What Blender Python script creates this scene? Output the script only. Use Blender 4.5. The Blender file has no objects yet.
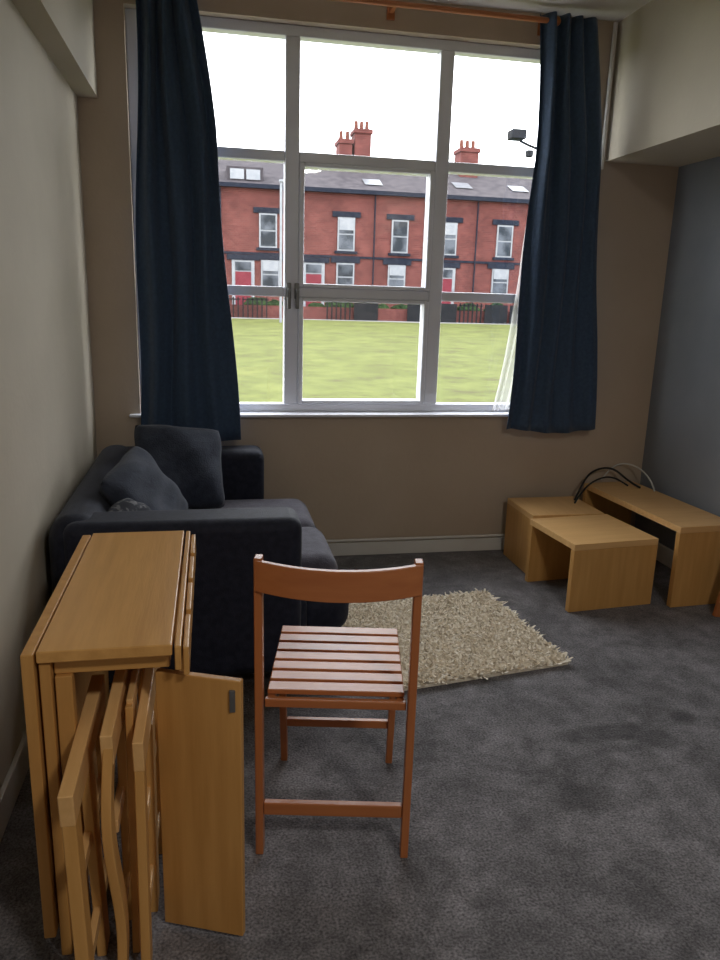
import bpy, bmesh, math, random
from mathutils import Vector, Matrix
random.seed(4)
S=bpy.context.scene
try:
    S.view_settings.view_transform='Standard'
    S.view_settings.look='None'
except Exception as e: print(e)
S.view_settings.exposure=0.1

# ---------------- materials ----------------
def newmat(name):
    m=bpy.data.materials.new(name); m.use_nodes=True
    nt=m.node_tree; return m,nt,nt.nodes['Principled BSDF']
def mat_noise(name,c1,c2,scale=5,rough=.6,stretch=(1,1,1),bump=0,bscale=None,detail=4,spec=.5,lo=.35,hi=.65,sheen=0):
    m,nt,b=newmat(name); N=nt.nodes;L=nt.links
    tc=N.new('ShaderNodeTexCoord'); mp=N.new('ShaderNodeMapping'); mp.inputs['Scale'].default_value=stretch
    L.new(tc.outputs['Object'],mp.inputs['Vector'])
    n=N.new('ShaderNodeTexNoise'); n.inputs['Scale'].default_value=scale; n.inputs['Detail'].default_value=detail
    L.new(mp.outputs[0],n.inputs['Vector'])
    r=N.new('ShaderNodeValToRGB'); r.color_ramp.elements[0].position=lo; r.color_ramp.elements[1].position=hi
    r.color_ramp.elements[0].color=(*c1,1); r.color_ramp.elements[1].color=(*c2,1)
    L.new(n.outputs['Fac'],r.inputs['Fac']); L.new(r.outputs[0],b.inputs['Base Color'])
    b.inputs['Roughness'].default_value=rough; b.inputs['Specular IOR Level'].default_value=spec
    if sheen: b.inputs['Sheen Weight'].default_value=sheen
    if bump:
        n2=N.new('ShaderNodeTexNoise'); n2.inputs['Scale'].default_value=bscale or scale*4; n2.inputs['Detail'].default_value=3
        L.new(mp.outputs[0],n2.inputs['Vector'])
        bp=N.new('ShaderNodeBump'); bp.inputs['Strength'].default_value=bump; bp.inputs['Distance'].default_value=.01
        L.new(n2.outputs['Fac'],bp.inputs['Height']); L.new(bp.outputs[0],b.inputs['Normal'])
    return m
def wood(name,c1,c2,axis='Z',rough=.4,spec=.4):
    st={'X':(.08,1,1),'Y':(1,.08,1),'Z':(1,1,.08)}[axis]
    return mat_noise(name,c1,c2,scale=38,rough=rough,stretch=st,detail=5,spec=spec,bump=.05,lo=.22,hi=.78)
M={}
M['wall']=mat_noise('cream_wall_paint',(.49,.435,.345),(.53,.47,.375),3,.7,bump=.12,bscale=40)
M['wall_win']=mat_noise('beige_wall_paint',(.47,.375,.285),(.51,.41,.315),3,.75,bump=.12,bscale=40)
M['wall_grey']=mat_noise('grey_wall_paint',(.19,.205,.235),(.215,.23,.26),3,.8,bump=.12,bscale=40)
M['ceil']=mat_noise('ceiling_paint',(.62,.58,.52),(.66,.62,.56),3,.8)
M['white']=mat_noise('white_gloss_paint',(.66,.64,.60),(.72,.70,.66),4,.4)
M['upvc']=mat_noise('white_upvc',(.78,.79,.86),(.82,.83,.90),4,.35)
M['upvc_out']=mat_noise('dimmed_white_frames',(.16,.17,.19),(.20,.205,.22),4,.6)  # outdoor white, darkened with the other exterior colours to balance the strong sky
M['oakY']=wood('oak_y',(.52,.265,.075),(.68,.37,.12),'Y',.3,.5)
M['oakX']=wood('oak_x',(.50,.255,.072),(.66,.36,.115),'X',.33)
M['oakZ']=wood('oak_z',(.46,.225,.06),(.60,.32,.10),'Z',.42)
M['birchX']=wood('birch_x',(.68,.39,.15),(.80,.49,.21),'X',.35,.5)
M['birchY']=wood('birch_y',(.68,.39,.15),(.80,.49,.21),'Y',.35,.5)
M['birchZ']=wood('birch_z',(.54,.28,.08),(.66,.36,.12),'Z',.45)
M['redX']=wood('red_stain_x',(.38,.12,.04),(.48,.175,.06),'X',.33,.5)
M['redY']=wood('red_stain_y',(.38,.12,.04),(.48,.175,.06),'Y',.33,.5)
M['redZ']=wood('red_stain_z',(.38,.12,.04),(.48,.175,.06),'Z',.33,.5)
M['navy']=mat_noise('curtain_navy',(.030,.058,.115),(.040,.077,.15),60,.8,bump=.1,bscale=300,sheen=.15)
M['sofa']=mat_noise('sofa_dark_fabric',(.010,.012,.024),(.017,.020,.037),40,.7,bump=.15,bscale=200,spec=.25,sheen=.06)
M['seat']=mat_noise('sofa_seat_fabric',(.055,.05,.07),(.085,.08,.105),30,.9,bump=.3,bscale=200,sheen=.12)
M['cush']=mat_noise('cushion_fabric',(.016,.022,.040),(.028,.035,.058),30,.9,bump=.3,bscale=160,sheen=.08)
M['cush2']=mat_noise('cushion_pattern',(.03,.033,.045),(.14,.14,.15),40,.9,lo=.5,hi=.56)
M['metal']=mat_noise('grey_metal',(.16,.16,.16),(.2,.2,.2),10,.35)
M['metal'].node_tree.nodes['Principled BSDF'].inputs['Metallic'].default_value=.7
M['black']=mat_noise('black_rubber',(.01,.01,.01),(.018,.018,.018),10,.5)
M['cable_w']=mat_noise('white_cable',(.55,.55,.52),(.6,.6,.57),10,.5)
M['rug']=mat_noise('shag_rug_pile',(.78,.68,.54),(.92,.85,.73),60,.95)
def carpet():
    m,nt,b=newmat('grey_carpet'); N=nt.nodes;L=nt.links
    tc=N.new('ShaderNodeTexCoord')
    n1=N.new('ShaderNodeTexNoise'); n1.inputs['Scale'].default_value=2.9; n1.inputs['Detail'].default_value=9; n1.inputs['Roughness'].default_value=.68; n1.inputs['Distortion'].default_value=.9
    n2=N.new('ShaderNodeTexNoise'); n2.inputs['Scale'].default_value=150; n2.inputs['Detail'].default_value=3
    n3=N.new('ShaderNodeTexNoise'); n3.inputs['Scale'].default_value=10; n3.inputs['Detail'].default_value=8; n3.inputs['Roughness'].default_value=.75
    for n in (n1,n2,n3): L.new(tc.outputs['Object'],n.inputs['Vector'])
    def ramp(src,lo,hi,a,bc):
        r=N.new('ShaderNodeValToRGB'); r.color_ramp.elements[0].position=lo; r.color_ramp.elements[1].position=hi
        r.color_ramp.elements[0].color=(a,a,a,1); r.color_ramp.elements[1].color=(bc,bc,bc,1); L.new(src,r.inputs['Fac']); return r.outputs[0]
    a=ramp(n1.outputs['Fac'],.40,.58,.66,1.08); c=ramp(n2.outputs['Fac'],.3,.7,.45,1.45); d=ramp(n3.outputs['Fac'],.38,.60,.70,1.14)
    def mul(x,y):
        k=N.new('ShaderNodeMix'); k.data_type='RGBA'; k.blend_type='MULTIPLY'; k.inputs['Factor'].default_value=1
        L.new(x,k.inputs['A']); 
        if hasattr(y,'links'): L.new(y,k.inputs['B'])
        else: k.inputs['B'].default_value=y
        return k.outputs['Result']
    o=mul(mul(a,c),d); o=mul(o,(.200,.190,.200,1))
    # old spill stains in the pile
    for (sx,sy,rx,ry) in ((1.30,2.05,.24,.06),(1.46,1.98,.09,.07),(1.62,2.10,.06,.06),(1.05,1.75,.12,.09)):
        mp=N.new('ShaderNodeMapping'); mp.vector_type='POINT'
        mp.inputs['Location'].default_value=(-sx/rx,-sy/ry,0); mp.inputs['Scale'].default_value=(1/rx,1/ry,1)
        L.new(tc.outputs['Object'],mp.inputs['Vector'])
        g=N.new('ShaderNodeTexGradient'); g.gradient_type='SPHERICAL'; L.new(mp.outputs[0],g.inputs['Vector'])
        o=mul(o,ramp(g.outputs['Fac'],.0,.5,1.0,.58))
    L.new(o,b.inputs['Base Color']); b.inputs['Roughness'].default_value=.95; b.inputs['Specular IOR Level'].default_value=.1
    b.inputs['Sheen Weight'].default_value=.1
    bp=N.new('ShaderNodeBump'); bp.inputs['Strength'].default_value=.6; bp.inputs['Distance'].default_value=.008
    L.new(n2.outputs['Fac'],bp.inputs['Height']); L.new(bp.outputs[0],b.inputs['Normal'])
    return m
M['carpet']=carpet()
def brickmat():
    m,nt,b=newmat('red_brick'); N=nt.nodes;L=nt.links
    tc=N.new('ShaderNodeTexCoord'); sx=N.new('ShaderNodeSeparateXYZ'); cx=N.new('ShaderNodeCombineXYZ')
    L.new(tc.outputs['Object'],sx.inputs[0]); L.new(sx.outputs['X'],cx.inputs['X']); L.new(sx.outputs['Z'],cx.inputs['Y'])
    br=N.new('ShaderNodeTexBrick'); br.inputs['Scale'].default_value=2.6
    br.inputs['Color1'].default_value=(.118,.035,.030,1); br.inputs['Color2'].default_value=(.082,.022,.020,1); br.inputs['Mortar'].default_value=(.12,.065,.058,1)
    br.inputs['Mortar Size'].default_value=.02
    L.new(cx.outputs[0],br.inputs['Vector'])
    n=N.new('ShaderNodeTexNoise'); n.inputs['Scale'].default_value=1.3; n.inputs['Detail'].default_value=8; L.new(tc.outputs['Object'],n.inputs['Vector'])
    r=N.new('ShaderNodeValToRGB'); r.color_ramp.elements[0].position=.3; r.color_ramp.elements[1].position=.7
    r.color_ramp.elements[0].color=(.7,.7,.72,1); r.color_ramp.elements[1].color=(1.12,1.12,1.12,1); L.new(n.outputs['Fac'],r.inputs['Fac'])
    k=N.new('ShaderNodeMix'); k.data_type='RGBA'; k.blend_type='MULTIPLY'; k.inputs['Factor'].default_value=1
    L.new(br.outputs['Color'],k.inputs['A']); L.new(r.outputs[0],k.inputs['B']); L.new(k.outputs['Result'],b.inputs['Base Color'])
    b.inputs['Roughness'].default_value=.9; b.inputs['Specular IOR Level'].default_value=.15; return m
M['brick']=brickmat()
M['slate']=mat_noise('roof_slate',(.035,.031,.036),(.058,.051,.056),2.5,.9,stretch=(1,1,1),detail=6,spec=.1)
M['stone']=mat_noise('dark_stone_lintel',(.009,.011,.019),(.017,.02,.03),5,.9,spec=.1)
M['winglass']=mat_noise('dark_window_glass',(.011,.015,.021),(.075,.083,.10),1.1,.4,lo=.4,hi=.6,spec=.15)
M['skyl']=mat_noise('skylight_glass',(.085,.09,.10),(.12,.125,.14),2,.4,spec=.2)
M['reddoor']=mat_noise('red_door_paint',(.10,.008,.016),(.12,.012,.022),3,.5,spec=.2)
M['terracotta']=mat_noise('chimney_pot_clay',(.09,.032,.023),(.115,.043,.03),5,.8,spec=.1)
M['tarmac']=mat_noise('pale_paving',(.115,.11,.107),(.145,.138,.135),2,.9)
M['hedge']=mat_noise('hedge_leaf',(.003,.009,.003),(.023,.042,.015),3,.9,detail=8,spec=.1)
M['fence']=mat_noise('dark_fence_iron',(.006,.007,.009),(.012,.012,.014),3,.7,spec=.1)
def grass():
    m,nt,b=newmat('lawn_grass'); N=nt.nodes;L=nt.links
    tc=N.new('ShaderNodeTexCoord')
    n=N.new('ShaderNodeTexNoise'); n.inputs['Scale'].default_value=.9; n.inputs['Detail'].default_value=12; n.inputs['Roughness'].default_value=.85
    L.new(tc.outputs['Object'],n.inputs['Vector'])
    r=N.new('ShaderNodeValToRGB'); e=r.color_ramp.elements; e[0].position=.38; e[0].color=(.060,.052,.026,1); e[1].position=.62; e[1].color=(.118,.128,.040,1)
    x=e.new(.47); x.color=(.078,.088,.027,1)
    L.new(n.outputs['Fac'],r.inputs['Fac']); L.new(r.outputs[0],b.inputs['Base Color']); b.inputs['Roughness'].default_value=.95
    b.inputs['Specular IOR Level'].default_value=.1
    return m
M['grass']=grass()
def glassmat():
    m=bpy.data.materials.new('window_glass'); m.use_nodes=True; nt=m.node_tree; nt.nodes.clear()
    o=nt.nodes.new('ShaderNodeOutputMaterial'); mx=nt.nodes.new('ShaderNodeMixShader'); t=nt.nodes.new('ShaderNodeBsdfTransparent'); g=nt.nodes.new('ShaderNodeBsdfGlossy')
    g.inputs['Roughness'].default_value=.02; mx.inputs[0].default_value=.05
    nt.links.new(t.outputs[0],mx.inputs[1]); nt.links.new(g.outputs[0],mx.inputs[2]); nt.links.new(mx.outputs[0],o.inputs[0]); return m
M['glass']=glassmat()
def netmat():
    m=bpy.data.materials.new('net_curtain_voile'); m.use_nodes=True; nt=m.node_tree; nt.nodes.clear()
    o=nt.nodes.new('ShaderNodeOutputMaterial'); mx=nt.nodes.new('ShaderNodeMixShader'); t=nt.nodes.new('ShaderNodeBsdfTransparent'); g=nt.nodes.new('ShaderNodeBsdfTranslucent')
    g.inputs['Color'].default_value=(.5,.5,.5,1); mx.inputs[0].default_value=.6
    nt.links.new(t.outputs[0],mx.inputs[1]); nt.links.new(g.outputs[0],mx.inputs[2]); nt.links.new(mx.outputs[0],o.inputs[0]); return m
M['net']=netmat()

# ---------------- helpers ----------------
def link(o,parent=None):
    bpy.context.collection.objects.link(o)
    if parent: o.parent=parent
    return o
def empty(name,loc=(0,0,0),rz=0):
    e=bpy.data.objects.new(name,None); e.location=loc; e.rotation_euler=(0,0,rz); e.empty_display_size=.1
    return link(e)
def mesh(name,vs,fs,mat,parent=None,smooth=False):
    me=bpy.data.meshes.new(name); me.from_pydata([tuple(v) for v in vs],[],fs); me.update()
    bm=bmesh.new(); bm.from_mesh(me); bmesh.ops.recalc_face_normals(bm,faces=bm.faces); bm.to_mesh(me); bm.free()
    if mat: me.materials.append(mat)
    if smooth:
        for p in me.polygons: p.use_smooth=True
    return link(bpy.data.objects.new(name,me),parent)
BF=[(0,1,2,3),(7,6,5,4),(0,4,5,1),(1,5,6,2),(2,6,7,3),(3,7,4,0)]
def bev(o,w,seg=2):
    if w>0:
        md=o.modifiers.new('bevel','BEVEL'); md.width=w; md.segments=seg; md.limit_method='ANGLE'
        for p in o.data.polygons: p.use_smooth=True
        md.harden_normals=True
    return o
def box(name,x0,x1,y0,y1,z0,z1,mat,parent=None,bevel=0,seg=2):
    vs=[(x0,y0,z0),(x1,y0,z0),(x1,y1,z0),(x0,y1,z0),(x0,y0,z1),(x1,y0,z1),(x1,y1,z1),(x0,y1,z1)]
    o=mesh(name,vs,BF,mat,parent); return bev(o,bevel,seg)
def beam(name,p0,p1,w,t,mat,parent=None,ref=(1,0,0),bevel=.003):
    p0=Vector(p0);p1=Vector(p1); d=(p1-p0).normalized(); r=Vector(ref); r=(r-d*r.dot(d)).normalized(); s=d.cross(r)
    vs=[]
    for p in (p0,p1):
        for a,b in ((-1,-1),(1,-1),(1,1),(-1,1)): vs.append(p+r*a*w/2+s*b*t/2)
    return bev(mesh(name,vs,BF,mat,parent),bevel)
def tube(name,pts,r,mat,parent=None):
    cu=bpy.data.curves.new(name,'CURVE'); cu.dimensions='3D'; cu.bevel_depth=r; cu.bevel_resolution=3; cu.use_fill_caps=True
    sp=cu.splines.new('NURBS'); sp.points.add(len(pts)-1)
    for p,q in zip(sp.points,pts): p.co=(*q,1)
    sp.use_endpoint_u=True; sp.order_u=min(4,len(pts))
    o=bpy.data.objects.new(name,cu); cu.materials.append(mat); link(o)
    dg=bpy.context.evaluated_depsgraph_get(); me=bpy.data.meshes.new_from_object(o.evaluated_get(dg))
    bpy.data.objects.remove(o); n=bpy.data.objects.new(name,me)
    for p in me.polygons: p.use_smooth=True
    return link(n,parent)
def cyl(name,c,r,h,mat,parent=None,r2=None,seg=20):
    r2=r if r2 is None else r2; vs=[];n=seg
    for z,rr in ((0,r),(h,r2)):
        for i in range(n):
            a=2*math.pi*i/n; vs.append((c[0]+rr*math.cos(a),c[1]+rr*math.sin(a),c[2]+z))
    fs=[(i,(i+1)%n,n+(i+1)%n,n+i) for i in range(n)]+[tuple(range(n))[::-1],tuple(range(n,2*n))]
    return mesh(name,vs,fs,mat,parent)

# ---------------- room ----------------
XL,XR,YB,YR,H=-.58,2.49,3.91,-2.2,2.80
box('floor',XL-.15,XR+.15,YR-.15,YB+.2,-.1,0,M['carpet'])
box('ceiling',XL-.15,XR+.15,YR-.15,YB+.2,H,H+.1,M['ceil'])
box('wall_left',XL-.15,XL,YR,YB,0,H,M['wall'])
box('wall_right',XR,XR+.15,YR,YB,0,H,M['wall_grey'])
box('wall_rear',XL-.15,XR+.15,YR-.15,YR,0,H,M['wall'])
WX0,WX1,WZ0,WZ1=-.36,1.97,.80,2.66
wb=empty('wall_back')
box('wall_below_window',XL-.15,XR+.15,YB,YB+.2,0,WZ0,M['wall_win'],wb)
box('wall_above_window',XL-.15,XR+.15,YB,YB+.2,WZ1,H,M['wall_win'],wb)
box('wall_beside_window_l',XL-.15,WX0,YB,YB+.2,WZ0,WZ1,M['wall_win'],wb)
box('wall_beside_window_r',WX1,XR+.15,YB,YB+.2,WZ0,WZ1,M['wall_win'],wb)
box('trim_1',2.055,XR,YR,YB,2.14,H,M['wall'])      # right bulkhead
box('trim_2',XL,-.49,YR,YB,2.26,H,M['wall'])       # left bulkhead
box('baseboard_back',XL+.016,XR,YB-.016,YB,0,.075,M['white'],bevel=.004)
box('baseboard_left',XL,XL+.016,YR,YB-.016,0,.10,M['white'],bevel=.004)
box('baseboard_right',XR-.016,XR,YR,YB-.016,0,.10,M['white'],bevel=.004)
tube('heating_pipe',[(.3,YB-.03,.095),(1.0,YB-.03,.095),(1.75,YB-.03,.095)],.008,M['white'])
tube('wall_pipe',[(2.03,YB-.018,2.10),(2.03,YB-.018,2.5),(2.03,YB-.018,2.79)],.011,M['white'])
box('trim_3',WX0-.05,WX1+.04,YB-.045,YB+.06,WZ0-.012,WZ0+.003,M['upvc'],bevel=.005)

# ---------------- window ----------------
w=empty('window_1')
FY0,FY1=3.965,4.035
def fr(n,x0,x1,z0,z1,y0=FY0,y1=FY1): box(n,x0,x1,y0,y1,z0,z1,M['upvc'],w,bevel=.006)
fr('frame_left',WX0,WX0+.06,WZ0,WZ1); fr('frame_right',WX1-.06,WX1,WZ0,WZ1)
fr('frame_top',WX0+.06,WX1-.06,2.61,WZ1); fr('frame_bottom',WX0+.06,WX1-.06,WZ0,.845)
m1,m2=.41,1.182
fr('mullion_1',m1-.036,m1+.036,.845,2.61,FY0-.005); fr('mullion_2',m2-.036,m2+.036,.845,2.61,FY0-.005)
for i,(a,b) in enumerate(((WX0+.06,m1-.036),(m1+.036,m2-.036),(m2+.036,WX1-.06))):
    fr(f'transom_up_{i}',a,b,2.05,2.10); fr(f'transom_mid_{i}',a,b,1.40,1.45)
    box(f'pane_{i}',a,b,4.0,4.004,.845,2.61,M['glass'],w)
    if i==1:
        for k,(p,q) in enumerate(((1.45,2.05),(.845,1.40))):
            fr(f'sash_l_{k}',a,a+.026,p,q,FY0-.012); fr(f'sash_r_{k}',b-.026,b,p,q,FY0-.012)
            fr(f'sash_t_{k}',a+.026,b-.026,q-.020,q,FY0-.012); fr(f'sash_b_{k}',a+.026,b-.026,p,p+.020,FY0-.012)
for k,x in enumerate((m1-.015,m1+.027)):
    box(f'handle_base_{k}',x-.012,x+.012,3.935,3.955,1.39,1.47,M['metal'],w,bevel=.004)
    box(f'handle_lever_{k}',x-.009,x+.009,3.915,3.935,1.34,1.44,M['metal'],w,bevel=.005)

# ---------------- curtains ----------------
def curtain(name,prof,z0,z1,Y,folds,amp,mat,ph=0,thick=.004):
    nu,nv=130,44; vs=[];fs=[]
    for j in range(nv+1):
        v=j/nv; z=z1+(z0-z1)*v
        for k in range(len(prof)-1):
            if prof[k][0]<=v<=prof[k+1][0]:
                f=(v-prof[k][0])/(prof[k+1][0]-prof[k][0]); xl=prof[k][1]*(1-f)+prof[k+1][1]*f; xr=prof[k][2]*(1-f)+prof[k+1][2]*f
        for i in range(nu+1):
            s=i/nu; sw=s+.035*math.sin(5*s+2.2*v+ph)*math.sin(math.pi*s)
            x=xl+(xr-xl)*s; a=amp*(.75+.35*math.sin(3.1*s+1.7*v+ph))
            y=Y+a*math.sin(2*math.pi*folds*sw+.5*math.sin(2*v+ph))+.15*a*math.sin(2*math.pi*folds*2.3*s+3*v)
            vs.append((x+.01*math.sin(9*v+6*s),y,z+(.012*math.sin(6*s+ph) if j==nv else 0)))
    for j in range(nv):
        for i in range(nu):
            a=j*(nu+1)+i; fs.append((a,a+1,a+nu+2,a+nu+1))
    o=mesh(name,vs,fs,mat,None,True)
    if thick: md=o.modifiers.new('s','SOLIDIFY'); md.thickness=thick
    return o
curtain('curtain',[(0,-.30,-.05),(.3,-.315,.035),(.7,-.34,.10),(1,-.36,.135)],.69,2.765,3.80,3.6,.030,M['navy'])
curtain('curtain',[(0,1.59,1.885),(.3,1.625,1.97),(.75,1.59,2.055),(1,1.57,2.09)],.72,2.765,3.80,4.0,.030,M['navy'],1.3)
curtain('net_curtain',[(0,1.70,1.86),(.6,1.63,1.9),(1,1.52,1.9)],.812,2.60,3.90,9,.012,M['net'],.4,0)
rod=empty('curtain_rod')
tube('pole',[(-.45,3.80,2.735),(.6,3.80,2.735),(1.66,3.80,2.735)],.013,M['redX'],rod)
for i,x in enumerate((-.43,.87,1.64)):
    box(f'bracket_{i}',x-.01,x+.01,3.80,3.91,2.728,2.742,M['redY'],rod,bevel=.002)
    box(f'bracket_plate_{i}',x-.02,x+.02,3.90,3.91,2.70,2.77,M['redZ'],rod,bevel=.003)
bm=bmesh.new(); bmesh.ops.create_uvsphere(bm,u_segments=16,v_segments=10,radius=.022); me=bpy.data.meshes.new('finial'); bm.to_mesh(me); bm.free(); me.materials.append(M['redX'])
f=bpy.data.objects.new('finial',me); f.location=(1.67,3.80,2.735); link(f,rod)

# ---------------- sofa ----------------
so=empty('two_seat_sofa')
def sb(n,x0,x1,y0,y1,z0,z1,m,b,seg=5): return box(n,x0,x1,y0,y1,z0,z1,m,so,bevel=b,seg=seg)
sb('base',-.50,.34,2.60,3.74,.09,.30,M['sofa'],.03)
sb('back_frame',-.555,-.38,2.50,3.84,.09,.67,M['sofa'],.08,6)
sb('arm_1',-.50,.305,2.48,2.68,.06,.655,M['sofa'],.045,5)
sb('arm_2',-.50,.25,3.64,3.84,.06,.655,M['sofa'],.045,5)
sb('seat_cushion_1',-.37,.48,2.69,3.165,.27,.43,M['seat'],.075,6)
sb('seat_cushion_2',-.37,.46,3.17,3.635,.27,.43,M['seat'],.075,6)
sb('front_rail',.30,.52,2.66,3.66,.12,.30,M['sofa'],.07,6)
for i,(x,y) in enumerate(((.24,2.56),(.24,3.72),(-.45,2.56),(-.45,3.72))):
    cyl(f'foot_{i}',(x,y,0),.022,.075,M['black'],so,.03)
def pillow(name,w,h,t,mat,loc,rot,parent):
    n=22; vs=[];fs=[]
    for side in (1,-1):
        for j in range(n+1):
            for i in range(n+1):
                u=-1+2*i/n; v=-1+2*j/n
                th=t/2*max(0,(1-abs(u)**3)*(1-abs(v)**3))**.5
                r2=1-.08*(abs(u)*abs(v))**3
                pin=r2*(1-.05*(1-abs(u*v))*(max(abs(u),abs(v))))
                vs.append((u*w/2*pin,v*h/2*pin,side*th+.008*math.sin(5*u+3*v)+.004*math.sin(9*v-4*u)))
    N=(n+1)**2
    for s in range(2):
        for j in range(n):
            for i in range(n):
                a=s*N+j*(n+1)+i; fs.append((a,a+1,a+n+2,a+n+1))
    o=mesh(name,vs,fs,mat,None,True)
    bm=bmesh.new(); bm.from_mesh(o.data); bmesh.ops.remove_doubles(bm,verts=bm.verts,dist=.0005); bmesh.ops.recalc_face_normals(bm,faces=bm.faces); bm.to_mesh(o.data); bm.free()
    o.location=loc; o.rotation_euler=rot
    return o
R=math.radians
pillow('throw_cushion',.43,.41,.16,M['cush'],(-.15,3.46,.625),(R(62),R(8),R(20)),None)
pillow('throw_cushion',.48,.38,.15,M['cush'],(-.265,3.02,.60),(R(56),R(-6),R(80)),None)
pillow('throw_cushion',.24,.26,.10,M['cush2'],(-.27,2.78,.555),(R(50),R(0),R(78)),None)

# ---------------- gateleg table ----------------
g=empty('gateleg_table')
def gb(n,x0,x1,y0,y1,z0,z1,m,b=.003): return box(n,x0,x1,y0,y1,z0,z1,m,g,bevel=b)
TY=1.415
gb('top',-.345,-.088,TY,2.165,.705,.73,M['oakY'])
gb('hanging_leaf_left',-.374,-.350,TY,2.165,.06,.725,M['oakZ'])
gb('leg_board_left',-.344,-.322,TY+.01,2.15,.0,.700,M['oakZ'])
gb('edge_rail_right',-.083,-.070,TY-.005,2.165,.675,.728,M['oakY'])
for i in range(4):
    gb(f'leaf_slat_{i}',-.067,-.055,TY+i*.19,TY+i*.19+.165,.66,.722,M['oakY'])
gb('apron_near',-.320,-.095,TY+.03,TY+.05,.665,.704,M['oakX'])
gb('apron_far',-.320,-.095,2.13,2.15,.60,.704,M['oakX'])
gb('leg_near',-.318,-.285,TY+.02,TY+.05,0,.665,M['oakZ'])
gb('leg_far_right',-.125,-.095,2.115,2.145,0,.704,M['oakZ'])
gb('rail_low',-.318,-.10,2.118,2.14,.10,.16,M['oakX'])
gb('rail_side',-.12,-.10,1.56,2.115,.62,.67,M['oakY'])
p0=Vector((-.125,1.478,0)); p1=Vector((.050,1.408,0)); d=(p1-p0).normalized(); nn=Vector((-d.y,d.x,0))*.009
vs=[p0-nn,p1-nn,p1+nn,p0+nn]; vs=[(v.x,v.y,.012) for v in vs]+[(v.x,v.y,.645) for v in vs]
bev(mesh('gate_panel',vs,BF,M['oakZ'],g),.003)
q=p1-d*.018-nn*1.15
gb('hinge_plate',q.x-.006,q.x+.006,q.y-.003,q.y+.003,.575,.625,M['metal'],.001)
def curved_plank(name,x,y0,z0,h,mat,parent,amp=.013,wy=.05,wx=.020):
    n=20; vs=[];fs=[]
    for i in range(n+1):
        v=i/n; z=z0+h*v; y=y0+amp*math.sin(2*math.pi*v*1.0+.4); xx=x+amp*.5*math.sin(2*math.pi*v+.4)
        for (dx,dy) in ((-wx/2,-wy/2),(wx/2,-wy/2),(wx/2,wy/2),(-wx/2,wy/2)): vs.append((xx+dx,y+dy,z))
    for i in range(n):
        for k in range(4):
            a=i*4+k; b=i*4+(k+1)%4; fs.append((a,b,b+4,a+4))
    fs+=[(0,1,2,3),(n*4+3,n*4+2,n*4+1,n*4)]
    return bev(mesh(name,vs,fs,mat,parent),.003)
def stored_chair(x,lean,ylo,h,curved,wx=.022):
    e=empty('folding_chair_stored' ,(x,ylo,0))
    if curved: curved_plank('post_front',0,0,0,h,M['birchZ'],e)
    else: beam('post_front',(0,0,0),(lean,0.01,h),wx,.05,M['birchZ'],e)
    beam('post_mid',(.004,.17,0),(lean+.006,.16,h-.03),.020,.06,M['birchZ'],e)
    beam('post_rear',(.004,.36,0),(lean+.008,.34,h-.01),.020,.06,M['birchZ'],e)
    beam('rail_upper',(lean,-.02,h-.01),(lean+.008,.36,h+.03),wx+.002,.07,M['birchY'],e,ref=(1,0,0))
    beam('rail_seat',(lean*.6,.02,h*.62),(lean*.6,.35,h*.62),.016,.03,M['birchY'],e)
    beam('rail_low',(0,.02,.12),(.004,.36,.12),.016,.03,M['birchY'],e)
stored_chair(-.262,-.012,1.27,.50,False,.026)
stored_chair(-.212,.0,1.36,.56,True)
stored_chair(-.160,.004,1.375,.53,False,.020)
e4=empty('folding_chair_stored',(-.185,1.42,0))
beam('post_front',(0,0,0),(.006,.03,.585),.016,.03,M['birchZ'],e4); beam('post_rear',(0,.30,0),(.006,.28,.585),.016,.03,M['birchZ'],e4)
beam('rail_upper',(.006,.03,.575),(.006,.28,.575),.014,.04,M['birchY'],e4); beam('rail_low',(.001,.01,.2),(.001,.29,.2),.014,.03,M['birchY'],e4)

# ---------------- folding dining chair ----------------
def folding_chair(name,loc,rz):
    c=empty(name,loc,rz); hw=.188
    for s in (-1,1):
        beam('back_post_%s'%('l' if s<0 else 'r'),(s*hw,0,0),(s*(hw+.002),0,.815),.020,.034,M['redZ'],c)
        beam('front_leg_%s'%('l' if s<0 else 'r'),(s*(hw-.024),.405,0),(s*(hw-.024),.30,.425),.020,.030,M['redZ'],c)
        beam('seat_rail_%s'%('l' if s<0 else 'r'),(s*(hw-.026),.015,.425),(s*(hw-.026),.395,.430),.020,.028,M['redY'],c)
    for i in range(7):
        y=.045+i*.055
        box(f'seat_slat_{i}',-.172,.172,y-.022,y+.022,.441,.455,M['redX'],c,bevel=.003)
    box('seat_back_rail',-.176,.176,.0,.018,.418,.440,M['redX'],c,bevel=.003)
    box('rung_back',-.178,.178,-.010,.010,.115,.150,M['redX'],c,bevel=.003)
    box('rung_front',-.155,.155,.366,.384,.135,.16,M['redX'],c,bevel=.003)
    n=18; vs=[];fs=[]
    for i in range(n+1):
        u=-1+2*i/n; x=u*.199; y=-.012-.040*(1-u*u); sag=.008*(1-u*u)
        zt=.812-sag; zb=.735-sag
        for (dy,z) in ((-.009,zb),(.009,zb),(.009,zt),(-.009,zt)): vs.append((x,y+dy,z))
    for i in range(n):
        for k in range(4):
            a=i*4+k; b=i*4+(k+1)%4; fs.append((a,b,b+4,a+4))
    fs+= [(0,1,2,3),(n*4+3,n*4+2,n*4+1,n*4)]
    bev(mesh('backrest_rail',vs,fs,M['redX'],c),.003)
    return c
folding_chair('folding_chair',(.287,1.643,0),R(-11))
fc=empty('folding_chair_folded',(2.312,2.875,0))
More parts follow.
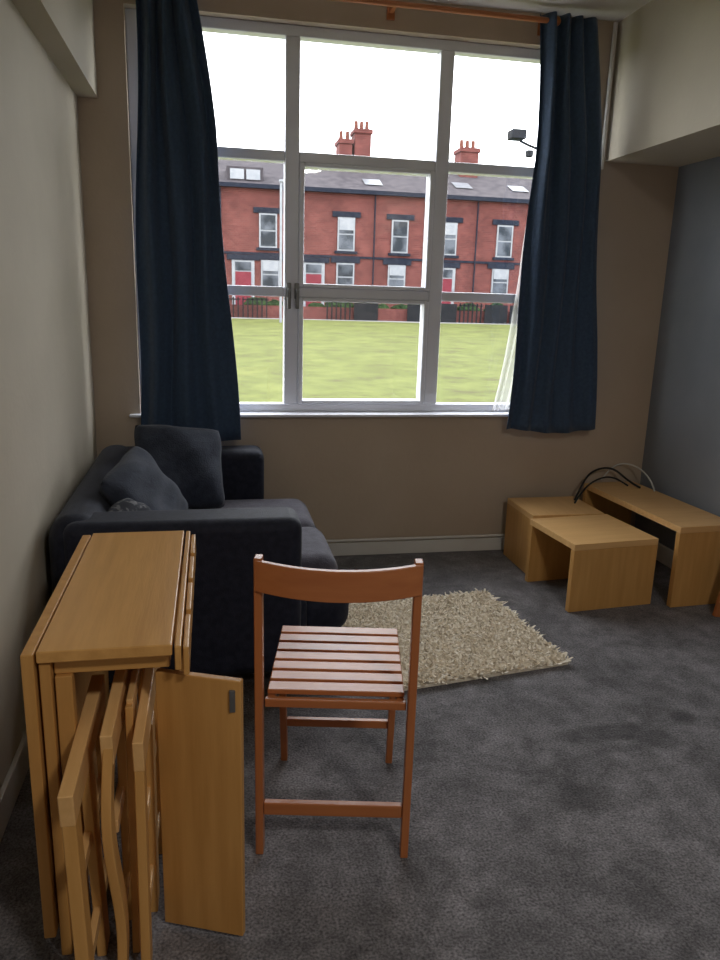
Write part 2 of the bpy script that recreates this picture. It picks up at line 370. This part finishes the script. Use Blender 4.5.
for k,y in enumerate((0,-.38)):
    beam(f'back_post_{k}',(0,y,0),(.135,y,.80),.030,.022,M['redZ'],fc)
    beam(f'front_leg_{k}',(.04,y+(-.026 if k==0 else .026),0),(.115,y+(-.026 if k==0 else .026),.60),.026,.018,M['redZ'],fc)
for k,z in enumerate((.13,.20,.45,.76)):
    x=.135*z/.8
    box(f'cross_rail_{k}',x-.010,x+.010,-.37,-.01,z-.02,z+.02+(.03 if k==3 else 0),M['redY'],fc,bevel=.003)

# ---------------- nest tables ----------------
def nest(name,loc,rz,w,d,h,orient):
    c=empty(name,loc,R(rz)); t=.030
    box('top',0,w,0,d,h-t,h,M['birchX' if orient=='fb' else 'birchY'],c,bevel=.002)
    if orient=='fb':
        box('side_panel_1',0.0,w,.0,t,0,h-t,M['birchZ'],c,bevel=.002)
        box('side_panel_2',0.0,w,d-t,d,0,h-t,M['birchZ'],c,bevel=.002)
    else:
        box('side_panel_1',0,t,0,d,0,h-t,M['birchZ'],c,bevel=.002)
        box('side_panel_2',w-t,w,0,d,0,h-t,M['birchZ'],c,bevel=.002)
nest('nest_side_table',(1.625,3.005,0),5.5,.455,.42,.335,'fb')
nest('nest_side_table',(1.625,3.475,0),0,.405,.35,.335,'lr')
nest('coffee_table',(2.150,2.995,0),3.5,.32,.86,.405,'fb')
tube('black_cable',[(1.98,3.72,.345),(2.02,3.76,.38),(2.06,3.8,.42),(2.12,3.83,.48),(2.22,3.85,.50),(2.30,3.85,.48),(2.34,3.80,.425),(2.36,3.70,.412)],.006,M['black'])
tube('black_cable',[(1.95,3.66,.343),(2.03,3.72,.42),(2.14,3.76,.46),(2.22,3.78,.46),(2.27,3.78,.44),(2.31,3.74,.413)],.005,M['black'])
tube('white_cable',[(2.22,3.88,.415),(2.28,3.885,.50),(2.36,3.88,.52),(2.42,3.80,.50),(2.43,3.70,.45),(2.40,3.62,.412)],.0045,M['cable_w'])

# ---------------- rug ----------------
def rug():
    C=[Vector((.60,2.40,0)),Vector((1.385,2.52,0)),Vector((1.30,3.25,0)),Vector((.53,3.16,0))]
    vs=[(c.x,c.y,.002) for c in C]+[(c.x,c.y,.014) for c in C]; fs=list(BF)
    for i in range(26000):
        u,v=random.random(),random.random()
        p=(C[0]*(1-u)+C[1]*u)*(1-v)+(C[3]*(1-u)+C[2]*u)*v
        a=random.random()*6.283; r=.004+random.random()*.0035; hh=.018+random.random()*.014
        lx,ly=random.gauss(0,.017),random.gauss(0,.017)
        k=len(vs); dx,dy=math.cos(a)*r,math.sin(a)*r
        vs+= [(p.x-dx,p.y-dy,.013),(p.x+dx,p.y+dy,.013),(p.x+lx+dx*.6,p.y+ly+dy*.6,hh),(p.x+lx-dx*.6,p.y+ly-dy*.6,hh)]
        fs.append((k,k+1,k+2,k+3))
    me=bpy.data.meshes.new('shag_rug'); me.from_pydata(vs,[],fs); me.materials.append(M['rug'])
    link(bpy.data.objects.new('shag_rug',me))
rug()

# ---------------- exterior ----------------
vs=[];fs=[];nx,ny=60,50
for j in range(ny+1):
    for i in range(nx+1):
        x=-40+110*i/nx; y=4.3+(38.8-4.3)*j/ny
        z=-.25+.35*(y/38.8)**2+.06*math.sin(x*.5+y*.3)*math.sin(y*.4)
        if y<7: z-=.25
        vs.append((x,y,z))
for j in range(ny):
    for i in range(nx):
        a=j*(nx+1)+i; fs.append((a,a+1,a+nx+2,a+nx+1))
mesh('lawn',vs,fs,M['grass'],None,True)
box('pavement',-40,70,38.85,39.88,-.2,.12,M['tarmac'])
box('front_yard',-40,70,40.17,41.55,-.2,.12,M['tarmac'])
T=empty('terraced_house_row')
FX0,FX1=-18,40
box('facade',FX0,FX1,42,50,.0,6.9,M['brick'],T)
mesh('roof',[(FX0,41.7,6.85),(FX1,41.7,6.85),(FX1,46,8.65),(FX0,46,8.65),(FX0,50.3,6.85),(FX1,50.3,6.85)],[(0,1,2,3),(3,2,5,4),(0,3,4),(1,5,2),(0,4,5,1)],M['slate'],T)
box('gutter',FX0,FX1,41.6,41.78,6.66,6.87,M['stone'],T)
box('string_course',FX0,FX1,41.93,42,3.35,3.47,M['stone'],T)
def fwin(k,x,z,w_,h,lint=True,blind=True):
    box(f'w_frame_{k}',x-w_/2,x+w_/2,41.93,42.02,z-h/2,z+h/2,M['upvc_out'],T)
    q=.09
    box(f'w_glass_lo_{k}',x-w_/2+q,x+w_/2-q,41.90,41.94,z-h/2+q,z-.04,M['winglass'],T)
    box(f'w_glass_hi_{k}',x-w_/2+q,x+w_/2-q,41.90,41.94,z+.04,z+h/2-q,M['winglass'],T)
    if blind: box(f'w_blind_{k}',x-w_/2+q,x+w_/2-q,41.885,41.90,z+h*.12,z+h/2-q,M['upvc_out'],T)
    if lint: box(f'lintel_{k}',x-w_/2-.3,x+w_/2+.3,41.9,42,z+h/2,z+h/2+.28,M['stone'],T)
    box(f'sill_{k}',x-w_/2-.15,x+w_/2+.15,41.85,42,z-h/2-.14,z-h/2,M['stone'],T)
base=[3.08,7.3,10.3,13.1,16.4]
k=0
for x in [-9.2,-6.1,-3.0]+base+[20.6,23.6,27.8,30.8]:
    fwin(k,x,4.6,.95,1.75,True,k%2==0); k+=1
for x in [-9.2,-3.0,3.2,7.3,10.2,16.3,20.6,27.8]:
    fwin(k,x,2.35,1.0,1.5,True,k%3!=0); k+=1
for i,x in enumerate([-7.4,1.75,5.55,13.0,18.6,25]):
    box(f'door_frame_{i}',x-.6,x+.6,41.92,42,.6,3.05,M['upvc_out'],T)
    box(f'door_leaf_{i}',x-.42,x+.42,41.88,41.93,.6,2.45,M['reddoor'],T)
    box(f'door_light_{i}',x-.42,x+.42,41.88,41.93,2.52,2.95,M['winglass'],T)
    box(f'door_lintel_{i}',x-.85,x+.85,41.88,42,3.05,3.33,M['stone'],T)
for i,x in enumerate([-5,0.6,4.4,8.85,11.7,14.7,18.0,22]):
    tube(f'drainpipe_{i}',[(x,41.9,.2),(x,41.9,3.5),(x,41.9,6.7)],.04,M['stone'],T)
for i,(x,ww,zz) in enumerate(((1.9,1.9,7.62),(-5,1.9,7.62),(24,1.9,7.6))):
    box(f'dormer_{i}',x-ww/2,x+ww/2,42.2,45,6.95,zz+.12,M['slate'],T)
    for s in (-1,1): box(f'dormer_pane_{i}_{s}',x+s*.42-.36,x+s*.42+.36,42.12,42.2,7.12,zz,M['upvc_out'],T)
def skylight(i,x,y):
    z=6.85+(y-41.7)*.4186
    mesh(f'skylight_{i}',[(x-.5,y,z+.06),(x+.5,y,z+.06),(x+.5,y+1.0,z+.48),(x-.5,y+1.0,z+.48)],[(0,1,2,3)],M['skyl'],T)
for i,(x,y) in enumerate(((8.9,42.6),(14.2,43),(17.6,43))): skylight(i,x,y)
def chimney(i,x,ww,ztop,pots):
    box(f'chimney_{i}',x-ww/2,x+ww/2,45.4,46.6,8,ztop-.45,M['brick'],T)
    box(f'chimney_cap_{i}',x-ww/2-.08,x+ww/2+.08,45.3,46.7,ztop-.7,ztop-.5,M['brick'],T)
    for p in range(pots):
        cyl(f'chimney_pot_{i}_{p}',(x-ww/2+ww*(p+.5)/pots,46,ztop-.46),.13,.5,M['terracotta'],T,.1)
chimney(0,7.75,.75,10.5,2); chimney(1,8.75,.95,11.1,3); chimney(2,15.2,1.1,10.5,3); chimney(3,-4.5,1,10.7,3); chimney(4,24,1,10.6,3)
tube('tv_aerial',[(7.6,46,10),(7.6,46,11),(7.6,46,11.9)],.03,M['fence'],T)
box('brick_garden_wall',-30,60,39.92,40.15,0.0,.75,M['brick'])
fe=empty('garden_fence')
x=-10
while x<32:
    r=random.random()
    if r<.35: box('fence_panel',x,x+1.3,39.6,39.66,.12,1.1,M['fence'],fe)
    elif r<.8:
        box('fence_top_rail',x,x+1.35,39.6,39.66,1.0,1.06,M['fence'],fe)
        for q in range(6): box('fence_bar',x+q*.24,x+q*.24+.07,39.6,39.66,.12,1.15,M['fence'],fe)
    x+=1.45
hd=empty('garden_hedge')
for i in range(26):
    x=-12+i*1.7+random.random(); r=.35+random.random()*.2
    bm=bmesh.new(); bmesh.ops.create_icosphere(bm,subdivisions=3,radius=r)
    for v in bm.verts: v.co*=1+random.uniform(-.16,.16); v.co.x*=1.5; v.co.y*=.9
    me=bpy.data.meshes.new('bush'); bm.to_mesh(me); bm.free(); me.materials.append(M['hedge'])
    o=bpy.data.objects.new('bush',me); o.location=(x,40.85,.12+r*1.16); link(o,hd)
sl=empty('street_lamp',(3.23,36,0.0))
tube('pole',[(0,0,.05),(0,0,3),(0,0,6.3)],.06,M['upvc_out'],sl); box('head',-.1,.5,-.1,.1,6.25,6.36,M['upvc_out'],sl,bevel=.03)
fl=empty('security_floodlight',(5.15,12,0))
tube('pole',[(0,0,-.22),(0,0,2),(0,0,3.95)],.04,M['fence'],fl); tube('arm',[(0,0,3.75),(-.15,0,3.78),(-.32,0,3.85)],.02,M['fence'],fl)
box('lamp_head',-.50,-.26,-.12,.12,3.86,4.0,M['fence'],fl,bevel=.02); box('sensor',-.2,-.1,-.05,.05,3.62,3.72,M['fence'],fl,bevel=.01)

# ---------------- light ----------------
W=bpy.data.worlds.new('overcast_sky'); S.world=W; W.use_nodes=True
bg=W.node_tree.nodes['Background']; bg.inputs[0].default_value=(.93,.965,1,1); bg.inputs[1].default_value=6.6
pl=bpy.data.lights.new('window_portal','AREA'); pl.shape='RECTANGLE'; pl.size=2.3; pl.size_y=1.85; pl.cycles.is_portal=True
po=bpy.data.objects.new('window_portal',pl); po.location=(.8,4.08,1.73); po.rotation_euler=(R(-90),0,0); link(po)
cl=empty('fill_light',(1.0,-.6,2.8))  # added fill light, unseen behind the camera, dressed as a ceiling fixture
cyl('fill_housing',(0,0,-.07),.2,.07,M['white'],cl,.2,32)  # made-up casing around the fill
al=bpy.data.lights.new('fill_area','AREA'); al.shape='DISK'; al.size=.4; al.energy=32; al.color=(1,.96,.90)
ao=bpy.data.objects.new('fill_area',al); ao.location=(0,0,-.085); link(ao,cl)

# ---------------- camera ----------------
ex=Vector((.9812,-.0175,.1924)); ey=Vector((-.1887,-.2397,.9523)); ez=Vector((.030,-.970,-.2405))
fwd=Vector((ex[2],ey[2],ez[2])).normalized(); up=-Vector((ex[1],ey[1],ez[1])); up=(up-fwd*up.dot(fwd)).normalized(); rt=fwd.cross(up)
cam=bpy.data.cameras.new('camera'); cam.sensor_fit='HORIZONTAL'; cam.sensor_width=36; cam.lens=747/720*36; cam.clip_start=.02; cam.clip_end=300
co=bpy.data.objects.new('camera',cam); link(co)
m=Matrix.Identity(4)
for r in range(3): m[r][0]=rt[r]; m[r][1]=up[r]; m[r][2]=-fwd[r]
m[2][3]=1.42
co.matrix_world=m
S.camera=co
